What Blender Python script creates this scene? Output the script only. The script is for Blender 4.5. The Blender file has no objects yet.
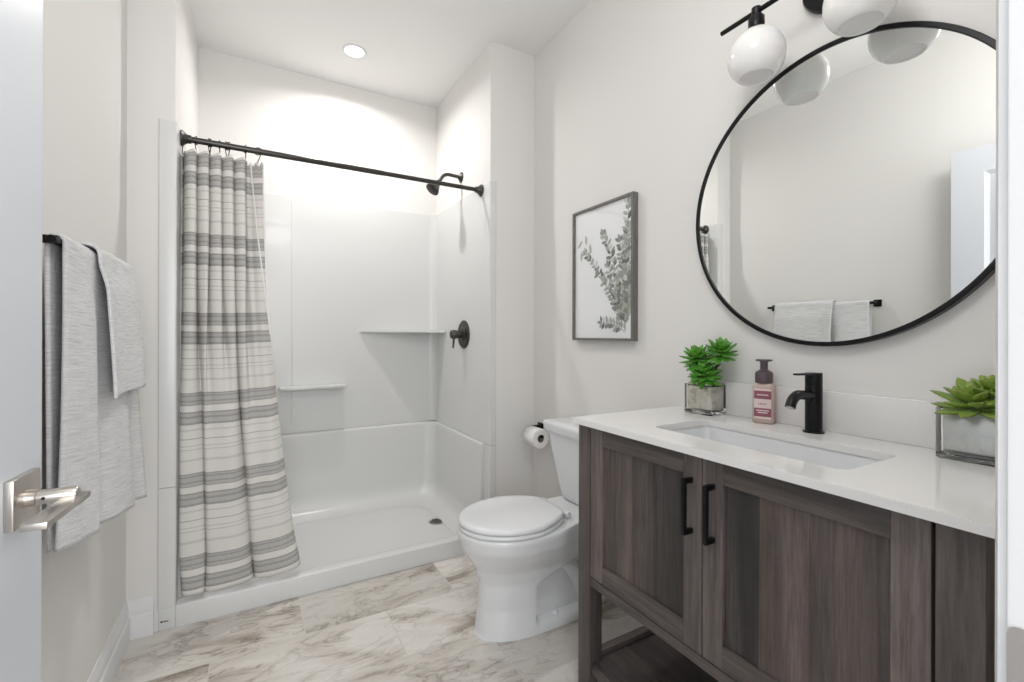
import bpy, bmesh, math, random
from mathutils import Vector, Matrix
C = bpy.context.scene.collection
SC = bpy.context.scene
PI = math.pi
random.seed(7)

# ------------------------------------------------------------------ camera
F_PX, YAW, PITCH, ROLL, CAM_H = 456.8, .5148, .0002, .0023, 1.1427
cy_, sy_ = math.cos(YAW), math.sin(YAW); cp_, sp_ = math.cos(PITCH), math.sin(PITCH)
cr_, sr_ = math.cos(ROLL), math.sin(ROLL)
fw = Vector((sy_*cp_, cy_*cp_, sp_)); r0 = Vector((cy_, -sy_, 0)); u0 = Vector((-sp_*sy_, -sp_*cy_, cp_))
rt = cr_*r0 + sr_*u0; up = cr_*u0 - sr_*r0
cam = bpy.data.cameras.new('camera'); cam.sensor_width = 36; cam.lens = F_PX/1024*36
cam.clip_start = .01; cam.shift_y = (335.2-341)/1024
co = bpy.data.objects.new('camera', cam); C.objects.link(co)
M = Matrix(((rt.x, up.x, -fw.x, 0), (rt.y, up.y, -fw.y, 0), (rt.z, up.z, -fw.z, CAM_H), (0, 0, 0, 1)))
co.matrix_world = M
SC.camera = co

# ------------------------------------------------------------------ light and exposure
SC.view_settings.view_transform = 'Standard'
SC.view_settings.look = 'None'
SC.view_settings.gamma = 1
SC.view_settings.use_curve_mapping = False
SC.view_settings.exposure = .14
w = bpy.data.worlds.new('ambient_fill'); SC.world = w; w.use_nodes = True  # uniform ambient fill, added to come in through the open doorway
w.node_tree.nodes['Background'].inputs[0].default_value = (.93, .96, 1, 1)
w.node_tree.nodes['Background'].inputs[1].default_value = 1.6

def area(name, loc, size, power, color=(1, 1, 1), rot=(0, 0, 0), shape='DISK', spread=PI):
    l = bpy.data.lights.new(name, 'AREA'); l.shape = shape; l.size = size; l.energy = power; l.color = color
    l.spread = spread
    o = bpy.data.objects.new(name, l); C.objects.link(o); o.location = loc; o.rotation_euler = rot
    return o
area('shower_lamp_light', (.488, 2.661, 2.715), .09, 10, (1, .975, .945), spread=math.radians(160))
def point_fill(name, loc, radius, power, color):
    l = bpy.data.lights.new(name, 'POINT'); l.energy = power; l.color = color; l.shadow_soft_size = radius
    o = bpy.data.objects.new(name, l); C.objects.link(o); o.location = loc
point_fill('room_fill_light', (.30, .42, 2.30), .16, 14, (1, .99, .98))  # added soft fill high in the room, out of view and without a fixture
area('hall_fill_light', (.10, -1.2, 1.35), 1.5, 28, (.985, .993, 1), (math.radians(98), 0, math.radians(-6)))  # added broad fill behind the camera, not a fitting in the hall

# ------------------------------------------------------------------ helpers
def newmat(name, col, rough=.5, metal=0, spec=.5, **kw):
    m = bpy.data.materials.new(name); m.use_nodes = True
    b = m.node_tree.nodes['Principled BSDF']
    b.inputs['Base Color'].default_value = (*col, 1); b.inputs['Roughness'].default_value = rough
    b.inputs['Metallic'].default_value = metal; b.inputs['Specular IOR Level'].default_value = spec
    for k, v in kw.items(): b.inputs[k.replace('_', ' ')].default_value = v
    return m
class NT:
    def __init__(s, m): s.t = m.node_tree; s.b = s.t.nodes['Principled BSDF']
    def n(s, ty, **kw):
        x = s.t.nodes.new(ty)
        for k, v in kw.items(): setattr(x, k, v)
        return x
    def l(s, a, b): s.t.links.new(a, b)
    def coord(s): return s.n('ShaderNodeTexCoord').outputs['Object']
    def mapping(s, vec, scale=(1, 1, 1), loc=(0, 0, 0), rot=(0, 0, 0)):
        x = s.n('ShaderNodeMapping'); s.l(vec, x.inputs[0])
        x.inputs['Scale'].default_value = scale; x.inputs['Location'].default_value = loc; x.inputs['Rotation'].default_value = rot
        return x.outputs[0]
    def noise(s, vec, scale=5, detail=4, rough=.5, dist=0, w=None):
        x = s.n('ShaderNodeTexNoise')
        if w is not None: x.noise_dimensions = '4D'; s.l(w, x.inputs['W'])
        s.l(vec, x.inputs['Vector']); x.inputs['Scale'].default_value = scale; x.inputs['Detail'].default_value = detail
        x.inputs['Roughness'].default_value = rough; x.inputs['Distortion'].default_value = dist
        return x.outputs[0]
    def ramp(s, fac, stops, interp='LINEAR'):
        x = s.n('ShaderNodeValToRGB'); s.l(fac, x.inputs[0]); x.color_ramp.interpolation = interp
        e = x.color_ramp.elements
        while len(e) < len(stops): e.new(.5)
        for i, (p, c) in enumerate(stops):
            e[i].position = p; e[i].color = (*c, 1) if isinstance(c, tuple) else (c, c, c, 1)
        return x.outputs[0]
    def mix(s, fac, a, b, mode='MIX'):
        x = s.n('ShaderNodeMix', data_type='RGBA', blend_type=mode)
        for sock, v in ((x.inputs['Factor'], fac), (x.inputs['A'], a), (x.inputs['B'], b)):
            if isinstance(v, (int, float)): sock.default_value = v
            elif isinstance(v, tuple): sock.default_value = (*v, 1)
            else: s.l(v, sock)
        return x.outputs['Result']
    def math(s, op, a, b=None):
        x = s.n('ShaderNodeMath', operation=op)
        for i, v in enumerate((a, b)):
            if v is None: continue
            if isinstance(v, (int, float)): x.inputs[i].default_value = v
            else: s.l(v, x.inputs[i])
        return x.outputs[0]
    def bump(s, h, strength=.2, dist=.01):
        x = s.n('ShaderNodeBump'); x.inputs['Strength'].default_value = strength; x.inputs['Distance'].default_value = dist
        s.l(h, x.inputs['Height']); s.l(x.outputs[0], s.b.inputs['Normal'])
    def base(s, c): s.l(c, s.b.inputs['Base Color'])

def link(name, bm, mat, parent=None, smooth=None, kind=None):
    bmesh.ops.recalc_face_normals(bm, faces=bm.faces)
    me = bpy.data.meshes.new(name); bm.to_mesh(me); bm.free()
    for m in (mat if isinstance(mat, (list, tuple)) else [mat]): me.materials.append(m)
    o = bpy.data.objects.new(name, me); C.objects.link(o)
    if parent is not None: o.parent = parent; o.matrix_parent_inverse = Matrix.Translation(-Vector(parent.location)) if parent.type == 'EMPTY' else Matrix()
    if smooth is not None:
        for p in me.polygons: p.use_smooth = True
        if smooth < 180: me.set_sharp_from_angle(angle=math.radians(smooth))
    if kind: o['kind'] = kind
    return o
def tag(o, label, cat, group=None):
    o['label'] = label; o['category'] = cat
    if group: o['group'] = group
    return o
def thing(name, label, cat, loc, group=None):
    o = bpy.data.objects.new(name, None); C.objects.link(o); o.location = loc; o.empty_display_size = .05
    return tag(o, label, cat, group)
def add(bm, verts, faces):
    vs = [bm.verts.new(v) for v in verts]
    for f in faces:
        try: bm.faces.new([vs[i] for i in f])
        except ValueError: pass
    return vs
def box(bm, lo, hi, bev=0, seg=2):
    x0, y0, z0 = lo; x1, y1, z1 = hi
    t = bmesh.new()
    add(t, [(x0,y0,z0),(x1,y0,z0),(x1,y1,z0),(x0,y1,z0),(x0,y0,z1),(x1,y0,z1),(x1,y1,z1),(x0,y1,z1)],
        [(3,2,1,0),(4,5,6,7),(0,1,5,4),(1,2,6,5),(2,3,7,6),(3,0,4,7)])
    if bev: bmesh.ops.bevel(t, geom=t.edges[:], offset=bev, segments=seg, profile=.5, affect='EDGES')
    merge(bm, t); return bm
def merge(bm, t, mat=None):
    me = bpy.data.meshes.new('tmp'); t.to_mesh(me); t.free()
    if mat is not None: me.transform(mat)
    bm.from_mesh(me); bpy.data.meshes.remove(me)
def B(*args, **kw): return box(bmesh.new(), *args, **kw)
def prism(bm, poly, z0, z1):
    n = len(poly)
    add(bm, [(x, y, z0) for x, y in poly] + [(x, y, z1) for x, y in poly],
        [tuple(range(n))[::-1], tuple(range(n, 2*n))] + [(i, (i+1) % n, n+(i+1) % n, n+i) for i in range(n)])
    return bm
def loft(bm, rings, cap0=True, cap1=True, closed=True):
    n = len(rings[0]); vs = [[bm.verts.new(p) for p in r] for r in rings]
    for a, b in zip(vs, vs[1:]):
        for i in range(n if closed else n-1):
            j = (i+1) % n
            bm.faces.new((a[i], a[j], b[j], b[i]))
    if cap0: bm.faces.new(vs[0][::-1])
    if cap1: bm.faces.new(vs[-1])
    return bm
def frame_for(d):
    d = d.normalized(); a = Vector((0, 0, 1)) if abs(d.z) < .9 else Vector((1, 0, 0))
    x = d.cross(a).normalized(); return x, d.cross(x).normalized()
def lathe(bm, prof, origin=(0, 0, 0), axis=(0, 0, 1), n=32, caps=True):
    a = Vector(axis).normalized(); x, y = frame_for(a); o = Vector(origin)
    rings = [[o + a*h + (x*math.cos(2*PI*i/n) + y*math.sin(2*PI*i/n))*max(r, 1e-5) for i in range(n)] for r, h in prof]
    return loft(bm, rings, caps, caps)
def tube(bm, pts, r, n=12, rad=None):
    pts = [Vector(p) for p in pts]; rings = []; px = None
    for i, p in enumerate(pts):
        d = (pts[min(i+1, len(pts)-1)] - pts[max(i-1, 0)]).normalized()
        if px is None: x, y = frame_for(d)
        else: x = (px - d*px.dot(d)).normalized(); y = d.cross(x)
        px = x; q = rad[i] if rad else r
        rings.append([p + (x*math.cos(2*PI*k/n) + y*math.sin(2*PI*k/n))*q for k in range(n)])
    return loft(bm, rings)
def arc(c, r, a0, a1, n, ax=(1, 0, 0), ay=(0, 0, 1)):
    c = Vector(c); ax = Vector(ax); ay = Vector(ay)
    return [c + ax*(r*math.cos(a0+(a1-a0)*i/n)) + ay*(r*math.sin(a0+(a1-a0)*i/n)) for i in range(n+1)]
def rrect(x0, y0, x1, y1, r, n=6):
    out = []
    for cx, cy, a in ((x1-r, y1-r, 0), (x0+r, y1-r, PI/2), (x0+r, y0+r, PI), (x1-r, y0+r, 1.5*PI)):
        out += [(cx+r*math.cos(a+PI/2*i/n), cy+r*math.sin(a+PI/2*i/n)) for i in range(n+1)]
    return out
def lerp(a, b, t): return a+(b-a)*t
def sstep(a, b, x):
    t = min(1, max(0, (x-a)/(b-a))); return t*t*(3-2*t)
def ilerp(tab, z):
    for (z0, *a), (z1, *b) in zip(tab, tab[1:]):
        if z <= z1:
            t = (z-z0)/(z1-z0); return [lerp(p, q, t) for p, q in zip(a, b)]
    return list(tab[-1][1:])
def solid(o, t, off=0):
    m = o.modifiers.new('thickness', 'SOLIDIFY'); m.thickness = t; m.offset = off

# ------------------------------------------------------------------ dimensions
XL, XR, XW, YB, YF, ZC = -.268, 1.110, 1.387, 3.0485, 2.2025, 2.732
XLW, ZT, XV = -.415, .882, .888
VY0, VY1 = .205, 1.170

# ------------------------------------------------------------------ materials
m_wall = newmat('wall_paint', (.765, .751, .731), .75, spec=.25)
k = NT(m_wall); k.bump(k.noise(k.coord(), 350, 2), .04, .002)
m_ceil = newmat('ceiling_paint', (.88, .875, .865), .85, spec=.2)
m_trim = newmat('trim_paint', (.76, .76, .76), .35)
m_door = newmat('door_paint', (.58, .60, .635), .35)
m_acr = newmat('white_acrylic', (.68, .683, .675), .27)
m_acr.node_tree.nodes['Principled BSDF'].inputs['Coat Weight'].default_value = .12
m_por = newmat('white_porcelain', (.76, .77, .78), .07, Coat_Weight=.5)
m_seat = newmat('seat_plastic', (.77, .78, .79), .2)
m_quartz = newmat('white_quartz', (.78, .77, .757), .06)
k = NT(m_quartz); k.base(k.ramp(k.noise(k.coord(), 260, 3), [(.3, (.77, .76, .745)), (.75, (.80, .79, .777))]))
m_black = newmat('matte_black_metal', (.012, .012, .013), .33, .6)
m_bronze = newmat('dark_bronze_metal', (.075, .071, .066), .36, .8)
m_nickel = newmat('satin_nickel', (.56, .52, .48), .28, 1)
m_steel = newmat('brushed_steel', (.45, .44, .43), .3, 1)
m_mirror = newmat('mirror_silver', (.93, .95, .94), .0, 1)
m_dark = newmat('dark_gap', (.01, .01, .01), .8)

def glass_mat(name, tint=(1, 1, 1), rough=0.0):
    m = newmat(name, tint, rough, 0, .5, Transmission_Weight=1.0, IOR=1.47); return m
m_glass = glass_mat('clear_glass', (.97, .985, .97))
def pane_mat():
    m = bpy.data.materials.new('picture_glass'); m.use_nodes = True; t = m.node_tree; t.nodes.clear()
    o = t.nodes.new('ShaderNodeOutputMaterial'); mx = t.nodes.new('ShaderNodeMixShader'); fr = t.nodes.new('ShaderNodeLayerWeight')
    pw = t.nodes.new('ShaderNodeMath'); pw.operation = 'POWER'; pw.inputs[1].default_value = 4; ad = t.nodes.new('ShaderNodeMath'); ad.operation = 'MULTIPLY_ADD'
    ad.inputs[1].default_value = .55; ad.inputs[2].default_value = .03
    tr = t.nodes.new('ShaderNodeBsdfTransparent'); g = t.nodes.new('ShaderNodeBsdfGlossy'); g.inputs['Roughness'].default_value = .02
    t.links.new(fr.outputs['Facing'], pw.inputs[0]); t.links.new(pw.outputs[0], ad.inputs[0]); t.links.new(ad.outputs[0], mx.inputs[0])
    t.links.new(tr.outputs[0], mx.inputs[1]); t.links.new(g.outputs[0], mx.inputs[2]); t.links.new(mx.outputs[0], o.inputs[0])
    return m
m_pane = pane_mat()

def floor_mat():
    m = newmat('marble_plank_tile', (.7, .68, .64), .22); k = NT(m); co_ = k.coord()
    v = k.mapping(co_, loc=(.130, -1.902+3.05, 0))
    br = k.n('ShaderNodeTexBrick'); br.offset = .5; br.squash = 1
    k.l(v, br.inputs['Vector'])
    for nm, val in (('Scale', 1), ('Brick Width', .61), ('Row Height', .305), ('Mortar Size', .0022), ('Mortar Smooth', .1), ('Bias', 0)):
        br.inputs[nm].default_value = val
    br.inputs['Color1'].default_value = (0, 0, 0, 1); br.inputs['Color2'].default_value = (1, 1, 1, 1)
    br.inputs['Mortar'].default_value = (.5, .5, .5, 1)
    wv = k.math('MULTIPLY', br.outputs['Color'], 37.0)
    flow = k.mapping(co_, (1.0, 2.5, 1), rot=(0, 0, -.16))
    n1 = k.noise(flow, 1.9, 5, .52, .7, wv)
    n2 = k.noise(flow, 3.6, 6, .58, 1.2, wv)
    fine = k.noise(k.mapping(co_, (3, 26, 1), rot=(0, 0, -.16)), 3.0, 6, .72, .8, wv)
    basec = k.ramp(n1, [(.30, (.30, .255, .215)), (.39, (.47, .42, .37)), (.46, (.66, .62, .575)), (.56, (.76, .735, .70)), (.75, (.72, .69, .65))])
    vein = k.ramp(n2, [(.0, 0.0), (.468, 0.0), (.487, .95), (.497, .45), (.55, 0.0)])
    msk = k.ramp(n1, [(.36, 1.0), (.52, .4), (.66, 0.05)])
    vf = k.math('MULTIPLY', vein, msk)
    streak = k.math('MULTIPLY', k.ramp(fine, [(.47, 0.0), (.66, .8)]), k.ramp(n1, [(.36, 1.0), (.50, .2), (.62, 0.03)]))
    c = k.mix(streak, basec, (.24, .205, .18))
    c = k.mix(vf, c, (.19, .155, .13))
    c = k.mix(1.0, c, k.ramp(br.outputs['Color'], [(.1, (.78, .765, .74)), (.5, (.95, .94, .925)), (.9, (1, .99, .975))]), 'MULTIPLY')
    c = k.mix(br.outputs['Fac'], c, (.60, .58, .55))
    k.base(c); return m
m_floor = floor_mat()

def wood_mat(name, axis, tone=1.0, boards=0.0, off=0.0):
    """dark ash laminate; axis = grain direction in object space; boards = width of plank tones across y"""
    m = newmat(name, (.08, .07, .066), .5, spec=.35); k = NT(m); co_ = k.coord()
    s = {'z': (1, 1, .06), 'y': (1, .06, 1), 'x': (.06, 1, 1)}[axis]
    st = k.mapping(co_, s, loc=(off, off*2.3, off*1.7))
    big = k.noise(st, 14, 4, .55, .8); fine = k.noise(st, 120, 4, .7)
    cross = k.noise(k.mapping(co_, {'z': (.25, .25, 7), 'y': (.25, 7, .25), 'x': (7, .25, .25)}[axis]), 70, 2)
    c = k.ramp(big, [(.28, (.062, .053, .050)), (.48, (.112, .092, .086)), (.72, (.175, .142, .132))])
    c = k.mix(k.ramp(fine, [(.35, .6), (.62, 0.0)]), c, (.040, .034, .032))
    c = k.mix(k.ramp(cross, [(.5, 0.0), (.85, .12)]), c, (.16, .135, .125))
    if boards:
        sep = k.n('ShaderNodeSeparateXYZ'); k.l(co_, sep.inputs[0])
        warp = k.math('ADD', k.math('DIVIDE', sep.outputs[1], 1.3), k.math('MULTIPLY', k.math('SUBTRACT', k.noise(st, 30, 3), .5), .012))
        c = k.mix(1.0, c, k.ramp(warp, boards, 'CONSTANT'), 'MULTIPLY')
    c = k.mix(1.0, c, (tone, tone, tone), 'MULTIPLY')
    k.base(c); k.bump(fine, .15, .002); return m
w_post = wood_mat('wood_post', 'z', 1.15, 0, .3)
w_rail = wood_mat('wood_rail', 'y', 1.0, 0, 1.1)
w_stile = wood_mat('wood_stile', 'z', 1.3, 0, 2.3)
lt_, md_, dk_ = (1.22, 1.15, 1.12), (.95, .93, .92), (.52, .55, .56)
w_panel = wood_mat('wood_panel', 'z', 1.05, [(0, md_), (.285, lt_), (.33, md_), (.365, lt_), (.445, dk_), (.60, dk_), (.665, (.68, .68, .68)), (.725, lt_), (.775, md_)], .02)
w_shelf = wood_mat('wood_shelf', 'y', .9, 0, .7)
w_side = wood_mat('wood_side', 'x', 1.0, 0, 1.9)

# ------------------------------------------------------------------ room shell
b = B((-.75, -1.6, -.08), (1.6, 3.3, 0)); link('floor', b, m_floor, kind='structure')
b = B((-.75, -.03, ZC), (1.6, 3.3, ZC+.1)); link('ceiling', b, m_ceil, kind='structure')
b = prism(bmesh.new(), [(-.6, -.02), (XLW, -.02), (XLW, YF), (XL, YF), (XL, YB+.1), (-.6, YB+.1)], 0, ZC); link('wall_left', b, m_wall, kind='structure')
b = prism(bmesh.new(), [(1.52, -.02), (1.52, YB+.1), (XR, YB+.1), (XR, YF), (XW, YF), (XW, -.02)], 0, ZC); link('wall_right', b, m_wall, kind='structure')
b = B((XL, YB, 0), (XR, YB+.1, ZC)); link('wall_back', b, m_wall, kind='structure')
JL, JR, WY0, WY1, DH = -.346, .430, -.02, .1005, 2.06
b = bmesh.new(); box(b, (XLW, WY0, 0), (JL-.018, WY1, ZC)); box(b, (JR+.018, WY0, 0), (XW, WY1, ZC)); box(b, (JL-.018, WY0, DH+.018), (JR+.018, WY1, ZC))
link('wall_front', b, m_wall, kind='structure')
# door lining with stop, then the casing on the room side
b = bmesh.new()
box(b, (JL-.018, WY0-.001, 0), (JL, WY1+.0005, DH), .0015); box(b, (JR, WY0-.001, 0), (JR+.018, WY1+.0005, DH), .0015); box(b, (JL-.018, WY0-.001, DH), (JR+.018, WY1+.0005, DH+.018), .0015)
box(b, (JL, WY0+.01, 0), (JL+.011, WY0+.045, DH), .002); box(b, (JR-.011, WY0+.01, 0), (JR, WY0+.045, DH), .002); box(b, (JL, WY0+.01, DH-.011), (JR, WY0+.045, DH), .002)
link('trim_1', b, m_trim, kind='structure', smooth=40)
def casing(bm, prof, path):
    rings = []
    for o_, fn in path: rings.append([fn(*p) for p in prof])
    loft(bm, rings)
prof = [(0, 0), (0, .0055), (.003, .0068), (.008, .0078), (.011, .0095), (.03, .011), (.05, .015), (.066, .016), (.068, .014), (.068, 0)]
b = bmesh.new(); i0, i1, it = JL-.004, JR+.004, DH+.004
loft(b, [[(i1+p, WY1+q, z) for p, q in prof] for z in (0,)] + [[(i1+p, WY1+q, it+p) for p, q in prof]] + [[(i0-p, WY1+q, it+p) for p, q in prof]] + [[(i0-p, WY1+q, 0) for p, q in prof]])
link('trim_2', b, m_trim, kind='structure', smooth=40)
def baseprof(h=.142): return [(0, 0), (.016, 0), (.016, .078), (.0145, .083), (.010, .087), (.010, .118), (.0085, .123), (.004, .134), (.003, h), (0, h)]
b = bmesh.new()
loft(b, [[(XLW+p, WY1+.018, q) for p, q in baseprof()], [(XLW+p, YF-p, q) for p, q in baseprof()], [(-.331, YF-p, q) for p, q in baseprof()]])
link('baseboard_left', b, m_trim, kind='structure', smooth=18)
b = bmesh.new()
loft(b, [[(XW-p, WY1, q) for p, q in baseprof()], [(XW-p, YF-p, q) for p, q in baseprof()], [(1.16, YF-p, q) for p, q in baseprof()]])
link('baseboard_right', b, m_trim, kind='structure', smooth=35)

# strike plate on the right lining
sp = thing('strike_plate', 'satin nickel strike plate on white door jamb at right edge', 'strike plate', (JR, .075, .925))
b = bmesh.new(); loft(b, [[(JR-.0002, y, z) for y, z in rrect(.048, .85, .1005, .955, .006)], [(JR-.0016, y, z) for y, z in rrect(.048, .85, .1005, .955, .006)]])
link('plate', b, m_nickel, sp, 30)
b = bmesh.new(); loft(b, [[(JR-.0017, y, z) for y, z in rrect(.060, .885, .085, .92, .003)], [(JR-.0019, y, z) for y, z in rrect(.060, .885, .085, .92, .003)]])
link('latch_hole', b, m_dark, sp)
for z in (.872, .951):
    b = lathe(bmesh.new(), [(.0035, 0), (.003, .0008), (0, .001)], (JR-.0016, .07, z), (-1, 0, 0), 16); link('screw', b, m_nickel, sp, 40)

# ------------------------------------------------------------------ door leaf (open) with lever handle
DW, DT, DA = .80, .035, math.radians(5.0)
hinge = Vector((-.262-DW*math.sin(DA), .895-DW*math.cos(DA), 0))
MD = Matrix.Translation(hinge) @ Matrix.Rotation(-DA, 4, 'Z')     # local: y along leaf, x = room-facing normal
def door_leaf():
    bm = bmesh.new(); g = .0125; z0, z1 = .012, 2.045
    st = .115; ys = [(0, st), (DW-st, DW)]
    for a, c in ys: box(bm, (-DT, a, z0), (0, c, z1))
    rails = [(z0, .24), (.98, 1.10), (1.925, z1)]
    for a, c in rails: box(bm, (-DT, st, a), (0, DW-st, c))
    for (a, c) in ((.24, .98), (1.10, 1.925)):
        box(bm, (-DT+g, st, a), (-g, DW-st, c))
        # sloped moulding and raised field on both faces
        for sgn, x_o, x_i in ((1, 0, -g), (-1, -DT, -DT+g)):
            o_ = [(st, a), (DW-st, a), (DW-st, c), (st, c)]
            i_ = [(st+.018, a+.018), (DW-st-.018, a+.018), (DW-st-.018, c-.018), (st+.018, c-.018)]
            add(bm, [(x_o, y, z) for y, z in o_] + [(x_i, y, z) for y, z in i_], [(q, (q+1) % 4, 4+(q+1) % 4, 4+q) for q in range(4)])
            box(bm, (min(x_i, x_i+sgn*.007), st+.045, a+.045), (max(x_i, x_i+sgn*.007), DW-st-.045, c-.045), .004)
    bmesh.ops.transform(bm, matrix=MD, verts=bm.verts)
    return bm
door = link('door_1', door_leaf(), m_door, kind='structure')
def dpart(bm, name, mat, par, smooth=35):
    bmesh.ops.transform(bm, matrix=MD, verts=bm.verts); return link(name, bm, mat, par, smooth)
hy, hz = DW-.059, .927
b = B((0, hy-.033, hz-.032), (.0095, hy+.033, hz+.032), .0012); hnd = dpart(b, 'door_handle', m_nickel, door)
b = lathe(bmesh.new(), [(.0112, .0095), (.0112, .020), (.0095, .0205), (.0095, .058), (.008, .0605), (.0, .061)], (0, hy, hz), (1, 0, 0), 28); dpart(b, 'spindle', m_nickel, hnd)
b = B((.0460, hy-.108, hz-.0095), (.0700, hy+.011, hz-.001), .0012); dpart(b, 'lever', m_nickel, hnd)
b = lathe(bmesh.new(), [(.0022, 0), (.0018, .0004), (0, .0005)], (.028, hy-.0094, hz), (0, -1, 0), 12); dpart(b, 'grub_screw', m_dark, hnd)
b = B((-.029, DW-.0005, hz-.028), (-.006, DW+.001, hz+.028), .0008); lt = dpart(b, 'latch_plate', m_nickel, door)
for z in (.22, 1.05, 1.85):
    b = lathe(bmesh.new(), [(.006, -.045), (.006, .045)], (.004, -.001, z), (0, 0, 1), 14); dpart(b, 'hinge', m_nickel, door)

# ------------------------------------------------------------------ shower stall
sh = thing('shower_stall', 'white moulded acrylic shower stall with low front curb', 'shower', (.414, 2.6, 0))
def uplan(off, r, yfr=2.176, n=8):
    x0, x1, y1 = XL+off, XR-off, YB-off
    pts = [(x0, yfr)]
    pts += [(x0+r-r*math.cos(PI/2*i/n), y1-r+r*math.sin(PI/2*i/n)) for i in range(n+1)]
    pts += [(x1-r+r*math.sin(PI/2*i/n), y1-r+r*math.cos(PI/2*i/n)) for i in range(n+1)]
    pts += [(x1, yfr)]
    return pts
FLO, FRO, YFL = -.316, 1.139, 2.193
def flange_plan(off, r):
    """closed plan: inner U with rounded lips, flanges on the stub walls, back against the framing"""
    u = uplan(off, r, YFL+.012)
    lip = .006
    left = [(XL+off-lip+lip*math.cos(a), YFL+lip-lip*math.sin(a)) for a in (PI/2, PI/3, PI/6)]
    right = [(XR-off+lip-lip*math.cos(a), YFL+lip-lip*math.sin(a)) for a in (PI/6, PI/3, PI/2)]
    inner = left + u + right
    outer = [(FRO, YFL), (FRO+.003, YFL+.003), (FRO+.003, YF-.0008), (XR-.0015, YF-.0008), (XR-.0015, YB-.0015), (XL+.0015, YB-.0015), (XL+.0015, YF-.0008), (FLO-.003, YF-.0008), (FLO-.003, YFL+.003), (FLO, YFL)]
    return inner + outer
pl = flange_plan(.006, .050)
b = prism(bmesh.new(), pl, .551, 1.972)
link('upper_wall_panel', b, m_acr, sh, 40)
# faint moulded seams on the back and right panels
b = B((.199, YB-.0085, .60), (.207, YB-.0045, 1.955), .0015); link('moulded_seam', b, m_acr, sh, 40)
# lower unit: walls with a small ledge, coved tray, curb
b = bmesh.new()
prism(b, flange_plan(.006, .050), .0875, .5488)
ring = []
prof_l = [(.0055, .5485), (.012, .5475), (.018, .543), (.020, .535), (.021, .52), (.026, .17), (.030, .135), (.038, .105), (.050, .082), (.070, .064), (.100, .054), (.15, .050)]
for off, z in prof_l:
    ring.append([(x, y, z) for x, y in uplan(off, .055+off*.9, YFL+.072)])
loft(b, ring, False, False, False)
for e in (0, -1):   # rounded front ends of the lower lining
    add(b, [r[e] for r in ring] + [(ring[0][e][0], ring[0][e][1], .050)], [tuple(range(len(ring)+1))])
link('lower_wall_panel', b, m_acr, sh, 40)
b = bmesh.new()
YCI = YFL+.062
x0, x1 = XL+.0065, XR-.0065
def cs(x):     # cross-section of curb and floor, front to back
    out = [(FY, z) for FY, z in ((YFL, .0005), (YFL, .080), (YFL+.002, .0845), (YFL+.006, .0865), (YCI-.012, .0865), (YCI-.005, .085), (YCI, .081), (YCI+.008, .068), (YCI+.018, .058), (YCI+.034, .0515), (YCI+.06, .0495), (2.62, .0465), (YB-.10, .0495), (YB-.008, .0495), (YB-.008, .0005))]
    return [(x, y, z) for y, z in out]
loft(b, [cs(x) for x in (x0, .3, .6, .85, x1)])
box(b, (FLO, YFL, .0005), (x0-.0003, YF-.0012, .0865), .003); box(b, (x1+.0003, YFL, .0005), (FRO, YF-.0012, .0865), .003)
tray = link('shower_tray', b, m_acr, sh, 40)
b = bmesh.new()
for x, wd, h in ((-.306, .009, .006), (-.2945, .006, .005), (-.287, .006, .004)):
    box(b, (x-.004, YFL-.0006, .033), (x-.004+wd, YFL+.0002, .033+h))
st_ = link('maker_stamp', b, m_dark, sh); st_['label'] = 'small dark printed mark'
dr = link('drain', lathe(bmesh.new(), [(.047, 0), (.047, .0025), (.043, .004), (0, .0035)], (.938, 2.553, .0464), (0, 0, 1), 36), m_steel, sh, 40)
b = bmesh.new()
for i in range(-3, 4):
    for j in range(-3, 4):
        if i*i+j*j <= 11: lathe(b, [(.0042, 0), (.0042, .0006)], (.938+i*.0105, 2.553+j*.0105, .0501), (0, 0, 1), 10)
link('drain_holes', b, m_dark, dr)
# corner shelf: triangular, chamfered front edge
b = bmesh.new()
tri = [(.588, YB-.007), (.610, YB-.022), (1.070, 2.846), (XR-.007, 2.830), (XR-.007, YB-.007)]
loft(b, [[(x, y, z) for x, y in tri] for z in (1.158, 1.176)])
bmesh.ops.bevel(b, geom=[e for e in b.edges], offset=.004, segments=2, affect='EDGES')
link('corner_shelf', b, m_acr, sh, 40)
b = bmesh.new()
loft(b, [[(x, y, z) for x, y in rrect(.128, 2.948, .501, YB-.0065, .012, 4)] for z in (.819, .835)])
bmesh.ops.bevel(b, geom=[e for e in b.edges if abs(e.verts[0].co.z-e.verts[1].co.z) < 1e-4], offset=.004, segments=2, affect='EDGES')
link('soap_ledge', b, m_acr, sh, 40)

# recessed light
rl = thing('recessed_ceiling_light', 'round white recessed downlight glowing in the shower ceiling', 'ceiling light', (.488, 2.661, ZC))
link('trim_ring', lathe(bmesh.new(), [(.050, 0), (.066, 0), (.065, -.003), (.055, -.006), (.051, -.005)], (.488, 2.661, ZC), (0, 0, 1), 48, False), m_trim, rl, 60)
m_em = newmat('lit_lens', (1, 1, 1), .5); q = m_em.node_tree.nodes['Principled BSDF']; q.inputs['Emission Color'].default_value = (1, .96, .9, 1); q.inputs['Emission Strength'].default_value = 9
link('lens', lathe(bmesh.new(), [(.0515, -.0005), (.0515, -.004), (0, -.0045)], (.488, 2.661, ZC), (0, 0, 1), 48), m_em, rl, 60)

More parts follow.
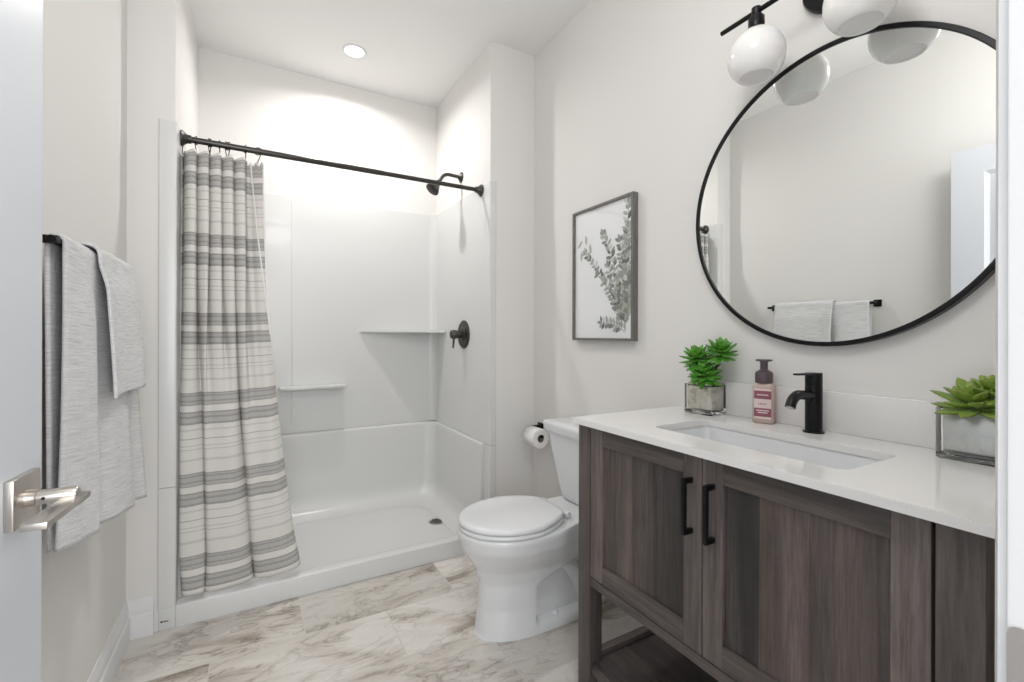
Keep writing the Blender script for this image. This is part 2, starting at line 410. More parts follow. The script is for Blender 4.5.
# shower rod
rod = thing('shower_curtain_rod', 'dark bronze shower curtain rod across the stall opening', 'curtain rod', (.42, 2.3025, 1.950))
ry, rz = 2.3025, 1.950
link('pole', lathe(bmesh.new(), [(.0128, XL+.008), (.0128, .56), (.0112, .562), (.0112, XR-.008)], (0, ry, rz), (1, 0, 0), 20), m_bronze, rod, 40)
for xx, s in ((XL+.0075, 1), (XR-.0075, -1)):
    link('flange', lathe(bmesh.new(), [(.032, 0), (.032, .005), (.028, .009), (.018, .02), (.0165, .034), (.013, .036)], (xx, ry, rz), (s, 0, 0), 28), m_bronze, rod, 40)

# shower head and valve
hd = thing('showerhead', 'dark bronze shower head on short arm from right shower wall', 'shower head', (XR, 2.600, 2.116))
hx = XR; hyy, hzz = 2.600, 2.112
link('wall_flange', lathe(bmesh.new(), [(.033, 0), (.032, .004), (.022, .011), (.014, .018), (.012, .02)], (hx, hyy, hzz), (-1, 0, 0), 28), m_bronze, hd, 50)
path = [(hx-.005, hyy, hzz), (hx-.08, hyy, hzz+.004)] + [tuple(p) for p in arc((hx-.08, hyy, hzz-.051), .055, PI/2, PI/2+math.radians(58), 8, (1, 0, 0), (0, 0, 1))]
pe = Vector(path[-1]); dd = Vector((-math.cos(math.radians(58)), 0, -math.sin(math.radians(58))))
path.append(tuple(pe+dd*.03))
link('arm', tube(bmesh.new(), path, .0105, 14), m_bronze, hd, 60)
hb = pe+dd*.03; da = Vector((-.62, -.12, -.78)).normalized()
link('head', lathe(bmesh.new(), [(.011, -.004), (.016, .004), (.017, .018), (.022, .03), (.034, .055), (.041, .07), (.042, .078), (.036, .082), (0, .083)], hb, da, 30), m_bronze, hd, 50)
b = bmesh.new(); fx, fy_ = frame_for(da)
for R_, n_ in ((.0, 1), (.012, 6), (.024, 12), (.031, 16)):
    for i in range(n_):
        a = 2*PI*i/n_; lathe(b, [(.0017, 0), (.0012, .003)], hb+da*.082+fx*R_*math.cos(a)+fy_*R_*math.sin(a), da, 6)
link('spray_nozzles', b, m_dark, hd)
vx, vy, vz = XR-.0062, 2.540, 1.147
va = thing('shower_valve', 'dark bronze round shower valve plate with lever knob', 'shower valve', (vx, vy, vz))
link('escutcheon', lathe(bmesh.new(), [(.086, 0), (.086, .003), (.08, .008), (.066, .011), (.062, .009), (.045, .012), (.04, .018), (.034, .02)], (vx, vy, vz), (-1, 0, 0), 44), m_bronze, va, 40)
link('knob', lathe(bmesh.new(), [(.024, .018), (.024, .05), (.027, .053), (.027, .078), (.023, .083), (0, .084)], (vx, vy, vz), (-1, 0, 0), 32), m_bronze, va, 40)
link('lever', tube(bmesh.new(), [(vx-.066, vy, vz-.02), (vx-.067, vy, vz-.05), (vx-.07, vy, vz-.082)], .006, 12, [.007, .006, .005]), m_bronze, va, 60)

# ------------------------------------------------------------------ shower curtain
def curtain_mat():
    m = newmat('striped_linen', (.8, .79, .76), .9, spec=.15)
    k = NT(m); uvn = k.n('ShaderNodeUVMap'); uv = uvn.outputs[0]
    sp_ = k.n('ShaderNodeSeparateXYZ'); k.l(uv, sp_.inputs[0])
    wob = k.math('MULTIPLY', k.math('SUBTRACT', k.noise(uv, 9, 2), .5), .006)
    d = k.math('ADD', k.math('SUBTRACT', sp_.outputs[1], .036), wob)
    ph = k.math('FRACT', k.math('DIVIDE', k.math('ADD', d, .325*.08), .325))     # first band centred at .08
    c = .80; cw = (.73, .71, .675)
    g, g2, f = (.25, .243, .234), (.40, .39, .375), (.58, .565, .54)
    stops = [(0, g2), (.155, cw), (.205, g2), (.36, cw)]
    ST = [(0.0, g), (.012, g2), (.03, g), (.05, g2), (.075, g2), (.095, g), (.115, g2), (.145, g), (.16, cw), (.235, g), (.255, g2), (.29, g), (.32, g2), (.345, g2), (.37, g), (.395, cw)]
    band = k.ramp(ph, [(p, q) for p, q in ST], 'CONSTANT')
    rest = k.ramp(ph, [(0, cw), (.45, f), (.475, cw), (.568, (.22, .21, .20)), (.578, cw), (.655, (.42, .41, .39)), (.664, cw), (.70, (.42, .41, .39)), (.709, cw), (.82, f), (.85, cw)], 'CONSTANT')
    fac = k.ramp(ph, [(0, 1.0), (.395, 0.0)], 'CONSTANT')
    col = k.mix(fac, rest, band)
    weave = k.noise(k.mapping(uv, (90, 900, 1)), 1.0, 3, .7)
    weave2 = k.noise(k.mapping(uv, (900, 200, 1)), 1.0, 2, .7)
    col = k.mix(k.ramp(weave, [(.40, 0.0), (.60, .32)]), col, (.74, .725, .69))
    col = k.mix(k.ramp(weave2, [(.40, .30), (.58, 0.0)]), col, (.45, .43, .41))
    # stop above/below the woven stripes
    k.base(col); k.bump(weave2, .15, .002)
    return m
m_cur = curtain_mat()
m_hem = newmat('curtain_hem_linen', (.84, .83, .80), .9, spec=.1)
CL = 1.785
def cur_point(s, d):
    w_ = d/CL
    xr = .036 + .141*w_**1.8; xl = -.2605 + .004*w_
    tw = 1-sstep(.10, .72, w_)                     # 1 at the gathered header, 0 in the broad lower folds
    ph_ = 2*PI*5.5*s/.80
    flat = 1-sstep(.74, .84, s)
    sn = math.sin(ph_+.4); top = math.copysign(abs(sn)**.75, sn)*.048*(1-.25*w_)*flat + (1-flat)*(.020-.034*(s-.8)/.2)
    bounds = (0, .215, .60, 1.0)
    i = 0 if s < bounds[1] else 1 if s < bounds[2] else 2
    q = min(1, max(0, (s-bounds[i])/(bounds[i+1]-bounds[i])))
    bul = math.sin(PI*q)**.55
    amp = (.040, .052, .046)[i]
    low = .030-amp*bul + .010*(q if i < 2 else 0)
    mid = .007*math.sin(2*PI*5.0*s+1.3+2*w_)*math.sin(PI*w_)
    y = ry - .004 + top*tw + low*(1-tw)*(.6+.4*w_) + mid - .082*w_**1.15
    x = lerp(xl, xr, s) + .020*tw*math.cos(ph_*1.0+1.3)*flat*min(1, s/.1) - (1-tw)*.013*math.sin(2*PI*q)
    if w_ > .92: x += .010*(w_-.92)/.08*math.sin(14*s+1); y -= .010*(w_-.92)/.08*(.3+math.sin(9*s))
    z = 1.893 - d + .022*w_*s - .012*w_*math.sin(PI*s)
    sag = .006*math.cos(ph_*2)*max(0, 1-d/.06)
    return Vector((max(x, XL+.0085), y, z-sag))
NS, ND = 150, 120
b = bmesh.new(); uvl = b.loops.layers.uv.new('UVMap')
grid = [[b.verts.new(cur_point(i/NS, CL*j/ND)) for i in range(NS+1)] for j in range(ND+1)]
for j in range(ND):
    for i in range(NS):
        f = b.faces.new((grid[j][i], grid[j+1][i], grid[j+1][i+1], grid[j][i+1]))
        for lp, (a, c) in zip(f.loops, ((i, j), (i, j+1), (i+1, j+1), (i+1, j))): lp[uvl].uv = (a/NS*.75, CL*c/ND)
cur = link('shower_curtain', b, m_cur, smooth=180); solid(cur, .0015)
tag(cur, 'cream linen shower curtain with grey woven stripes hanging at left of stall', 'shower curtain')
# narrow white side hem
b = bmesh.new(); L = []
for j in range(ND+1):
    p = cur_point(1.0, CL*j/ND); p2 = cur_point(.985, CL*j/ND); t = (p-p2).normalized()
    L.append([p-t*.004+Vector((0, -.0022, 0)), p+t*.0022+Vector((0, -.0022, 0)), p+t*.0022+Vector((0, .0022, 0)), p-t*.004+Vector((0, .0022, 0))])
loft(b, L); hm = link('side_hem', b, m_hem, cur, 60); hm['label'] = 'white stitched side hem'
# second hem: the free side edge folded back over the front, running from the flap to the outer edge
b = bmesh.new(); L = []
for j in range(0, 52):
    d = CL*j/ND; q = d/(CL*51/ND); sv = .835+.150*q**.8
    p = cur_point(sv, d); p2 = cur_point(sv-.012, d); t = (p-p2).normalized(); n_ = Vector((t.y, -t.x, 0)).normalized()
    L.append([p-t*.0026+n_*.0012, p+t*.0026+n_*.0012, p+t*.0026+n_*.0034, p-t*.0026+n_*.0034])
loft(b, L); hm2 = link('side_hem', b, m_hem, cur, 60); hm2['label'] = 'white stitched side hem'
# hooks
hs = [.02, .14, .27, .36, .44, .52, .61, .70, .93]
hook0 = None
for i, s in enumerate(hs):
    p = cur_point(s, .0)
    if hook0 is None:
        pts = arc((0, 0, 0), .0165, math.radians(-150), math.radians(130), 14, (0, 1, 0), (0, 0, 1))
        pts = [Vector((0, v.y, v.z)) for v in pts][::-1]
        tail = [(0, -.0135, -.012), (0, -.006, -.03), (0, 0, -.045), (0, .001, -.06), (0, -.007, -.068), (0, -.016, -.066), (0, -.02, -.058)]
        b = tube(bmesh.new(), [tuple(v) for v in pts] + tail[1:], .0019, 8)
        hook0 = link('curtain_hook', b, m_black, None, 60); hk = hook0
    else:
        hk = hook0.copy(); C.objects.link(hk)
    hk.location = (p.x, ry, rz); hk.rotation_euler = (0, 0, (.5, -.3, .4, -.5, .2, -.4, .5, .3, 1.1)[i])
    hk['category'] = 'curtain hook'; hk['group'] = 'curtain hooks on the shower rod'
    hk['label'] = ('', 'second', 'third', 'fourth', 'fifth', 'sixth', 'seventh', 'eighth', '')[i] + ' black curtain hook from the left end of the shower rod'
hook_first = hook0
hook0['label'] = 'black curtain hook at rod\'s left end, closest to its wall flange'
hk['label'] = 'black curtain hook at right end of row, set apart by a gap'

# ------------------------------------------------------------------ toilet
TY = 1.585
to = thing('toilet', 'white two-piece toilet with closed lid between vanity and shower', 'toilet', (1.0, TY, 0))
tab = [(0, .740, 1.27, .118, 2.3), (.012, .744, 1.27, .1165, 2.3), (.10, .756, 1.27, .105, 2.2), (.20, .756, 1.28, .110, 2.2), (.25, .742, 1.29, .125, 2.1), (.30, .709, 1.32, .155, 2.1), (.345, .684, 1.345, .178, 2.1), (.385, .675, 1.355, .185, 2.1), (.397, .676, 1.355, .184, 2.1), (.402, .682, 1.352, .179, 2.1)]
NB = 160
def bowl_ring(z):
    xf, xb, hw, ex = ilerp(tab, z)
    cx = xf + .255; ring = []
    narrow = sstep(.22, .34, z)
    for i in range(NB):
        a = 2*PI*i/NB; c_, s_ = math.cos(a), math.sin(a)
        if c_ < 0:   # front half ellipse
            r = (abs(c_)**ex + abs(s_)**ex)**(-1/ex); x = cx + .255*r*c_; y = hw*r*s_
        else:
            e2 = 6; r = (abs(c_)**e2 + abs(s_)**e2)**(-1/e2); x = cx + (xb-cx)*r*c_; y = hw*r*s_
            # deck: narrows behind the bowl on the upper part
            y *= 1 - narrow*.22*sstep(.05, .22, x-cx)
        # side recess round the trapway
        top = .175 + .42*max(0, x-.955)
        rec = sstep(.950, .962, x)*(1-sstep(1.235, 1.25, x))*sstep(.032, .045, z)*(1-sstep(top-.008, top+.01, z))
        if abs(y) > .05 and rec > 0: y -= math.copysign(.036*rec, y)
        ring.append((x, TY+y, z))
    return ring
zs = sorted(set([0, .006, .012] + [i*.009 for i in range(3, 43)] + [.385, .392, .397, .402]))
b = bmesh.new(); loft(b, [bowl_ring(z) for z in zs])
link('bowl', b, m_por, to, 50)
b = bmesh.new()   # trapway hump inside the recess
for sd in (-1, 1): tube(b, [(1.03, TY+sd*.058, .30), (1.08, TY+sd*.060, .262), (1.13, TY+sd*.062, .21), (1.17, TY+sd*.062, .15), (1.20, TY+sd*.058, .08), (1.21, TY+sd*.052, .03)], .035, 16, [.03, .034, .036, .036, .034, .03])
link('trapway', b, m_por, to, 60)
for s in (-1, 1):
    link('bolt_cap', lathe(bmesh.new(), [(.013, 0), (.013, .012), (.009, .018), (0, .02)], (1.045, TY+s*.088, .034), (0, 0, 1), 20), m_seat, to, 40)
def egg(off, z, xb=1.098):
    xf = .679 + off; cx = .905; hw = .184-off; out = []
    for i in range(NB):
        a = 2*PI*i/NB; c_, s_ = math.cos(a), math.sin(a)
        if c_ < 0: x = cx + (cx-xf)*c_; y = hw*s_
        else:
            e2 = 3.8; r = (abs(c_)**e2 + abs(s_)**e2)**(-1/e2); x = cx + (xb-off-cx)*r*c_; y = hw*r*s_
            y *= 1-.27*sstep(0, xb-cx, x-cx)
        out.append((x, TY+y, z))
    return out
b = bmesh.new(); loft(b, [egg(.006, .4035), egg(.001, .406), egg(0, .411), egg(.0015, .417), egg(.006, .4195)]); link('seat', b, m_seat, to, 60)
b = bmesh.new(); loft(b, [egg(.007, .4215), egg(.0025, .424), egg(.001, .430), egg(.003, .437), egg(.010, .4415), egg(.03, .4435), egg(.08, .445)]); link('lid', b, m_seat, to, 60)
for s in (-1, 1):
    b = lathe(bmesh.new(), [(.011, -.018), (.012, -.015), (.012, .015), (.011, .018)], (1.108, TY+s*.078, .418), (0, 1, 0), 18); lathe(b, [(.014, 0), (.014, .014)], (1.112, TY+s*.078, .4018), (0, 0, 1), 18)
    link('seat_hinge', b, m_seat, to, 40)
def tank_ring(z, g=0):
    t = (z-.40)/(.70-.40); hw = lerp(.128, .200, max(0, t))+g; xf = lerp(1.222, 1.192, max(0, t))-g
    return [(x, y, z) for x, y in rrect(xf, TY-hw, 1.378, TY+hw, .030, 6)]
b = bmesh.new(); rings = []
for z, g in ((.398, -.02), (.402, -.008), (.412, -.001)): rings.append(tank_ring(z, g))
for i in range(1, 9): rings.append(tank_ring(.412+.29*i/8))
loft(b, rings); link('tank', b, m_por, to, 50)
b = bmesh.new(); loft(b, [tank_ring(.7025, .003), tank_ring(.705, .010), tank_ring(.732, .013), tank_ring(.743, .010), tank_ring(.749, .002), tank_ring(.751, -.02)]); link('tank_lid', b, m_por, to, 50)

# toilet paper holder and roll
th = thing('toilet_paper_holder', 'black wall-mounted toilet paper holder beside the toilet tank', 'paper holder', (XW, 2.11, .645))
link('wall_plate', B((XW-.008, 2.097, .612), (XW-.0005, 2.147, .660), .002), m_black, th, 40)
link('arm', tube(bmesh.new(), [(XW-.006, 2.124, .642), (XW-.055, 2.124, .642), (XW-.066, 2.124, .638), (XW-.07, 2.124, .627), (XW-.07, 2.124, .615), (XW-.07, 2.120, .613), (XW-.07, 2.109, .611), (XW-.07, 2.009, .611)], .0075, 14), m_black, th, 60)
link('end_cap', lathe(bmesh.new(), [(.0095, 0), (.0095, .006), (.0, .0062)], (XW-.07, 2.009, .611), (0, -1, 0), 18), m_black, th, 40)
m_paper = newmat('tissue_paper', (.83, .82, .80), .95, spec=.1)
k = NT(m_paper); k.bump(k.noise(k.coord(), 500, 2), .2, .002)
pr = thing('toilet_paper_roll', 'white toilet paper roll hanging on the black holder by the tank', 'toilet paper', (XW-.07, 2.065, .598))
rc = (XW-.07, 2.017, .598)
link('paper', lathe(bmesh.new(), [(.021, 0), (.050, 0), (.052, .003), (.052, .093), (.050, .096), (.021, .096), (.021, 0)], rc, (0, 1, 0), 44, False), m_paper, pr, 50)
m_card = newmat('cardboard_core', (.45, .36, .27), .9)
link('core', lathe(bmesh.new(), [(.0195, .001), (.0209, .001), (.0209, .095), (.0195, .095), (.0195, .001)], rc, (0, 1, 0), 32, False), m_card, pr, 50)

# ------------------------------------------------------------------ vanity
va_ = thing('bathroom_vanity', 'dark grey-brown wood vanity with two shaker doors and open lower shelf', 'vanity', (1.12, .685, 0))
XD = .913                      # face of the doors and posts
XBk = 1.372
px0, py0, py1 = XD-.002, .234, 1.173
LW = .056
for y0, y1 in ((py1-LW, py1), (py0, py0+LW)):
    link('leg', B((px0, y0, 0), (px0+.05, y1, .8638), .0012), w_post, va_, 30)
    link('leg', B((XBk-.05, y0, 0), (XBk, y1, .8638), .0012), w_post, va_, 30)
# carcass between the legs
b = bmesh.new()
box(b, (XD+.022, py0+LW, .393), (XBk-.012, py1-LW, .411))
box(b, (XD+.022, py0+LW, .411), (XD+.034, py1-LW, .8635)); box(b, (XBk-.024, py0+LW, .411), (XBk-.012, py1-LW, .8635))
link('carcass', b, w_side, va_, 30)
for y0, y1 in ((py1-.034, py1-.012), (py0+.012, py0+.034)):
    link('side_panel', B((px0+.05, y0, .363), (XBk-.05, y1, .8638)), w_side, va_, 30)
link('bottom_rail', B((XD+.001, py0+LW, .363), (XD+.024, py1-LW, .390), .001), w_rail, va_, 30)
link('back_rail', B((XBk-.03, py0+LW, .363), (XBk-.01, py1-LW, .393), .001), w_rail, va_, 30)
YM = .710
def mk_door(y0, y1, hy_, cut):
    z0, z1 = .3935, .8605; s = .052
    d = None
    b = B((XD+.009, y0+s-.004, z0+s-.004), (XD+.018, y1-s+.004, z1-s+.004)); d = link('door', b, w_panel, va_, 30)
    for a, c in ((y0, y0+s), (y1-s, y1)): link('stile', B((XD, a, z0), (XD+.020, c, z1), .0012), w_stile, d, 30)
    for a, c in ((z0, z0+s), (z1-s, z1)): link('rail', B((XD, y0+s, a), (XD+.020, y1-s, c), .0009), w_rail, d, 30)
    b = bmesh.new(); hx0, hx1, t = XD-.032, XD, .0055
    box(b, (hx0, hy_-t, .672), (hx0+.010, hy_+t, .805), .0012)
    box(b, (hx0+.006, hy_-t, .672), (hx1, hy_+t, .684), .0010); box(b, (hx0+.006, hy_-t, .793), (hx1, hy_+t, .805), .0010)
    h = link('handle', b, m_black, d, 30); h['label'] = 'black square bar handle'
    return d
mk_door(YM+.0015, py1-LW-.0015, YM+.030, 0)
mk_door(py0+LW+.0055, YM-.0015, YM-.030, 1)
# lower shelf with rails all round
link('lower_shelf', B((px0+.02, py0+.02, .098), (XBk-.02, py1-.02, .116), .001), w_shelf, va_, 30)
for y0, y1 in ((py1-.040, py1-.012), (py0+.012, py0+.040)):
    link('shelf_rail', B((px0+.05, y0, .085), (XBk-.05, y1, .130), .001), w_side, va_, 30)
link('shelf_rail', B((px0+.006, py0+LW, .085), (px0+.026, py1-LW, .118), .001), w_rail, va_, 30)
link('shelf_rail', B((XBk-.03, py0+LW, .085), (XBk-.01, py1-LW, .130), .001), w_rail, va_, 30)

# countertop with sink cutout
ct = thing('vanity_countertop', 'white quartz countertop with sink cutout on the vanity', 'countertop', (1.12, .685, .864))
SX0, SX1, SY0, SY1 = .998, 1.228, .452, .942
CX1 = XW-.001
def slab():
    b = bmesh.new()
    outer = [(XV, VY0), (CX1, VY0), (CX1, VY1+.006), (XV, VY1+.006)]
    inner = rrect(SX0, SY0, SX1, SY1, .022, 6)
    es = []
    for loop in (outer, inner):
        vs = [b.verts.new((x, y, ZT)) for x, y in loop]
        es += [b.edges.new((vs[i], vs[(i+1) % len(vs)])) for i in range(len(vs))]
    bmesh.ops.triangle_fill(b, edges=es, use_beauty=True)
    r = bmesh.ops.extrude_face_region(b, geom=b.faces[:])
    bmesh.ops.translate(b, vec=(0, 0, -.018), verts=[v for v in r['geom'] if isinstance(v, bmesh.types.BMVert)])
    bmesh.ops.recalc_face_normals(b, faces=b.faces)
    ed = [e for e in b.edges if abs(e.verts[0].co.z-e.verts[1].co.z) < 1e-5 and e.verts[0].co.z > ZT-.001 and len(e.link_faces) == 2 and abs(e.link_faces[0].normal.dot(e.link_faces[1].normal)) < .3]
    bmesh.ops.bevel(b, geom=ed, offset=.0018, segments=2, affect='EDGES')
    return b
link('slab', slab(), m_quartz, ct, 30)
link('backsplash', B((XW-.020, VY0, ZT+.0002), (XW-.001, VY1-.14, .991), .0015), m_quartz, ct, 30)
# sink
sk = thing('undermount_sink', 'white rectangular undermount sink in the quartz countertop', 'sink', (1.1, .68, .74))
def srr(i, z): return [(x, y, z) for x, y in rrect(SX0+i, SY0+i, SX1-i, SY1-i, .024+max(0, i)*.5, 6)]
b = bmesh.new()
loft(b, [srr(-.02, .8635), srr(-.003, .8635), srr(-.001, .854), srr(.004, .79), srr(.012, .762), srr(.026, .748), srr(.05, .742), srr(.085, .739)], False, True)
o = link('basin', b, m_por, sk, 60); solid(o, .006, -1)
link('drain', lathe(bmesh.new(), [(.022, 0), (.022, .002), (.016, .003), (0, .0032)], (1.115, .695, .7395), (0, 0, 1), 28), m_black, sk, 40)

# faucet
fc = thing('faucet', 'matte black single-lever faucet on the countertop behind the sink', 'faucet', (1.31, .66, ZT))
fx0, fy0 = 1.322, .675
link('body', lathe(bmesh.new(), [(.0255, 0), (.0255, .004), (.0215, .0052), (.0205, .006), (.0205, .1275), (.0195, .1285)], (fx0, fy0, ZT), (0, 0, 1), 36), m_black, fc, 40)
link('cartridge_cap', lathe(bmesh.new(), [(.0195, .128), (.0205, .1295), (.0205, .160), (.0195, .1612), (0, .1615)], (fx0, fy0, ZT), (0, 0, 1), 36), m_black, fc, 40)
sz = ZT+.104
pts = [(fx0-.012, fy0, sz-.004), (fx0-.05, fy0, sz)] + [tuple(p) for p in arc((fx0-.070, fy0, sz-.042), .044, math.radians(88), math.radians(145), 8, (1, 0, 0), (0, 0, 1))]
p1 = Vector(pts[-1]); pts.append(tuple(p1+Vector((-.006, 0, -.012))))
link('spout', tube(bmesh.new(), pts, .0125, 18, [.0125]*(len(pts)-1)+[.0128]), m_black, fc, 60)
e_ = Vector(pts[-1]); link('aerator', lathe(bmesh.new(), [(.0095, 0), (.009, .0015), (0, .0016)], e_, (-.45, 0, -.9), 18), m_steel, fc, 40)
b = bmesh.new(); loft(b, [[(fx0+.012, fy0-.010, ZT+.1555), (fx0+.012, fy0+.010, ZT+.1555), (fx0+.012, fy0+.010, ZT+.1612), (fx0+.012, fy0-.010, ZT+.1612)], [(fx0-.05, fy0-.009, ZT+.1565), (fx0-.05, fy0+.009, ZT+.1565), (fx0-.05, fy0+.009, ZT+.1618), (fx0-.05, fy0-.009, ZT+.1618)], [(fx0-.088, fy0-.006, ZT+.1575), (fx0-.088, fy0+.006, ZT+.1575), (fx0-.088, fy0+.006, ZT+.1622), (fx0-.088, fy0-.006, ZT+.1622)]])
link('lever', b, m_black, fc, 40)

# soap bottle
so = thing('soap_bottle', 'pink foaming soap bottle with dark pump between plant and faucet', 'soap bottle', (1.334, .821, ZT))
m_soap = newmat('pink_plastic', (.74, .58, .52), .2, Transmission_Weight=.3, IOR=1.35)
m_pump = newmat('dark_mauve_plastic', (.085, .062, .068), .35)
m_lab = newmat('mauve_label', (.27, .085, .125), .5); m_labw = newmat('pale_label', (.72, .60, .57), .5); m_ink = newmat('label_ink', (.3, .2, .2), .6)
sx, sy = 1.334, .821
def srect(i, z, hx_=.021, hy_=.029): return [(x, y, z) for x, y in rrect(sx-hx_+i, sy-hy_+i, sx+hx_-i, sy+hy_-i, .012, 5)]
b = bmesh.new(); loft(b, [srect(.003, ZT+.0005), srect(.0, ZT+.004), srect(0, ZT+.104), srect(.003, ZT+.112), srect(.0085, ZT+.117)]); link('bottle', b, m_soap, so, 50)
def lab(z0, z1, m, name, g=.0004, hy_=.0225):
    b = B((sx-.021-g-.0004, sy-hy_, z0), (sx-.0207, sy+hy_, z1)); return link(name, b, m, so)
l1 = lab(ZT+.014, ZT+.098, m_labw, 'label'); l1['label'] = 'pale printed front label'
def lband(z0, z1): return link('label_band', B((sx-.0222, sy-.0225, z0), (sx-.0212, sy+.0225, z1)), m_lab, l1)
lband(ZT+.070, ZT+.093); lband(ZT+.020, ZT+.044)
b = bmesh.new()
for i, (yy, wd, hh) in enumerate(((.010, .003, .005), (.005, .003, .007), (.0005, .0035, .005), (-.004, .002, .008), (-.008, .003, .005))):
    box(b, (sx-.0222, sy+yy-wd/2, ZT+.0535), (sx-.0213, sy+yy+wd/2, ZT+.0535+hh*.8))
link('lettering', b, m_ink, l1)
for z, wd in ((.080, .030), (.030, .026), (.036, .034)): link('print_line', B((sx-.0226, sy-wd/2, ZT+z), (sx-.0220, sy+wd/2, ZT+z+.003)), m_labw, l1)
link('collar', lathe(bmesh.new(), [(.0235, .114), (.0240, .117), (.0240, .140), (.0225, .145), (.016, .149), (.0115, .152)], (sx, sy, ZT), (0, 0, 1), 32), m_pump, so, 40)
b = lathe(bmesh.new(), [(.0115, .150), (.0105, .155), (.0105, .172), (.013, .1745), (.013, .180), (0, .181)], (sx, sy, ZT), (0, 0, 1), 28)
box(b, (sx-.021, sy-.0085, ZT+.1735), (sx+.008, sy+.0085, ZT+.1815), .003)
box(b, (sx-.010, sy-.022, ZT+.176), (sx+.010, sy+.022, ZT+.1815), .0025)
link('pump', b, m_pump, so, 40)
so.rotation_euler = (0, 0, math.radians(22)); so.scale = (1, 1, 1.05)

# ------------------------------------------------------------------ succulents in glass cubes
def silver_mat(name, c1, c2, rough):
    m = newmat(name, c1, rough, .75); k = NT(m)
    k.base(k.ramp(k.noise(k.coord(), 38, 4, .6, .6), [(.38, c2), (.5, c1), (.7, c1)])); k.b.inputs['Metallic'].default_value = .35
    return m
m_merc1 = silver_mat('mercury_silvering', (.82, .79, .72), (.56, .51, .43), .25)
m_merc2 = silver_mat('silver_lining', (.86, .865, .87), (.76, .77, .78), .3)
def leaf_mat(name, tip, mid, base_):
    m = newmat(name, mid, .38, spec=.4, Subsurface_Weight=.05); k = NT(m); uvn = k.n('ShaderNodeUVMap')
    sp_ = k.n('ShaderNodeSeparateXYZ'); k.l(uvn.outputs[0], sp_.inputs[0])
    k.base(k.mix(k.noise(k.coord(), 90, 2), k.ramp(sp_.outputs[1], [(0, base_), (.55, mid), (1, tip)]), k.ramp(sp_.outputs[1], [(0, mid), (1, mid)])))
    return m
m_leaf1 = leaf_mat('bright_green_leaf', (.06, .22, .035), (.10, .34, .04), (.30, .58, .10))
m_leaf2 = leaf_mat('olive_green_leaf', (.17, .17, .05), (.22, .36, .06), (.42, .54, .18))
m_stem = newmat('brown_stem', (.075, .045, .03), .7)
def leaf(bm, uvl, base_, d, up_, L, W, T, curl=.25, tipw=.35):
    d = d.normalized(); side = d.cross(up_).normalized(); nrm = side.cross(d).normalized()
    n, mm = 8, 8; rings = []
    for i in range(n+1):
        t = i/n; wd = W*(math.sin(PI*min(1, (t*.86+.10)))**.8)*(1 if t < .96 else .35); th_ = T*math.sin(PI*(t*.88+.08))
        c = base_ + d*(L*t) + nrm*(curl*L*t*t)
        rings.append(([c + side*(wd*math.cos(2*PI*q/mm)) + nrm*(th_*math.sin(2*PI*q/mm)+.35*wd*abs(math.cos(2*PI*q/mm))**2) for q in range(mm)], t))
    vs = [[bm.verts.new(p) for p in r] for r, t in rings]
    def setuv(f, ts):
        for lp, t in zip(f.loops, ts): lp[uvl].uv = (.5, t)
    for i in range(n):
        for q in range(mm):
            q2 = (q+1) % mm
            f = bm.faces.new((vs[i][q], vs[i][q2], vs[i+1][q2], vs[i+1][q])); setuv(f, (rings[i][1],)*2+(rings[i+1][1],)*2)
    f = bm.faces.new(vs[0][::-1]); setuv(f, (0,)*mm); f = bm.faces.new(vs[-1]); setuv(f, (1,)*mm)
def rosette(center, R, tiers, W, T, tilt=Vector((0, 0, 1)), seed=1, curl=.25):
    rnd = random.Random(seed); bm = bmesh.new(); uvl = bm.loops.layers.uv.new('UVMap'); c = Vector(center)
    q = Vector((0, 0, 1)).rotation_difference(tilt.normalized())
    for k_, (n, elev, fr, dz) in enumerate(tiers):
        for i in range(n):
            a = 2*PI*(i+.5*(k_ % 2)+rnd.uniform(-.12, .12))/n + k_*.4; e = math.radians(elev+rnd.uniform(-7, 7))
            d = q @ Vector((math.cos(a)*math.cos(e), math.sin(a)*math.cos(e), math.sin(e)))
            leaf(bm, uvl, c + q @ Vector((0, 0, dz)) + d*.003, d, q @ Vector((0, 0, 1)), R*fr*rnd.uniform(.88, 1.08), W*(.55+.45*fr), T, curl)
    for v in bm.verts: v.co.x = min(v.co.x, XW-.0235-.15*max(0, .02-(XW-.0235-v.co.x)))
    return bm
def glass_cube(parent, c, hx_, hy_, h, rot, mat, wall=.006, floor_=.014, lr=.006):
    Mx = Matrix.Translation(Vector(c)) @ Matrix.Rotation(rot, 4, 'Z')
    def ring(i, z, r): return [Mx @ Vector((x, y, z)) for x, y in rrect(-hx_+i, -hy_+i, hx_-i, hy_-i, r, 4)]
    b = bmesh.new(); loft(b, [ring(wall, floor_, .01), ring(wall, h-.002, .006), ring(wall-.001, h, .006), ring(.001, h, .005), ring(0, h-.001, .006), ring(0, .002, .006), ring(.002, .0004, .006)], True, True)
    link('glass_cube', b, m_glass, parent, 40)
    g = .0006; b = bmesh.new(); loft(b, [ring(wall+.012, floor_+g, .012), ring(wall+.004, floor_+.003, .012), ring(wall+g, floor_+.012, .012), ring(wall+g, h-.006, .006)], True, False)
    o_ = link('silver_lining', b, mat, parent, 50); solid(o_, .0015, -1)
    b = bmesh.new(); loft(b, [ring(wall+.003, h-.018, .006), ring(wall+.003, h-.012, .006)]); link('soil', b, m_stem, parent, 40)
p1 = thing('potted_succulent', 'bright green bushy succulent in mercury glass cube at left counter end', 'potted plant', (1.312, 1.012, ZT))
glass_cube(p1, (1.3255, 1.021, ZT), .0405, .0525, .098, 0, m_merc1)
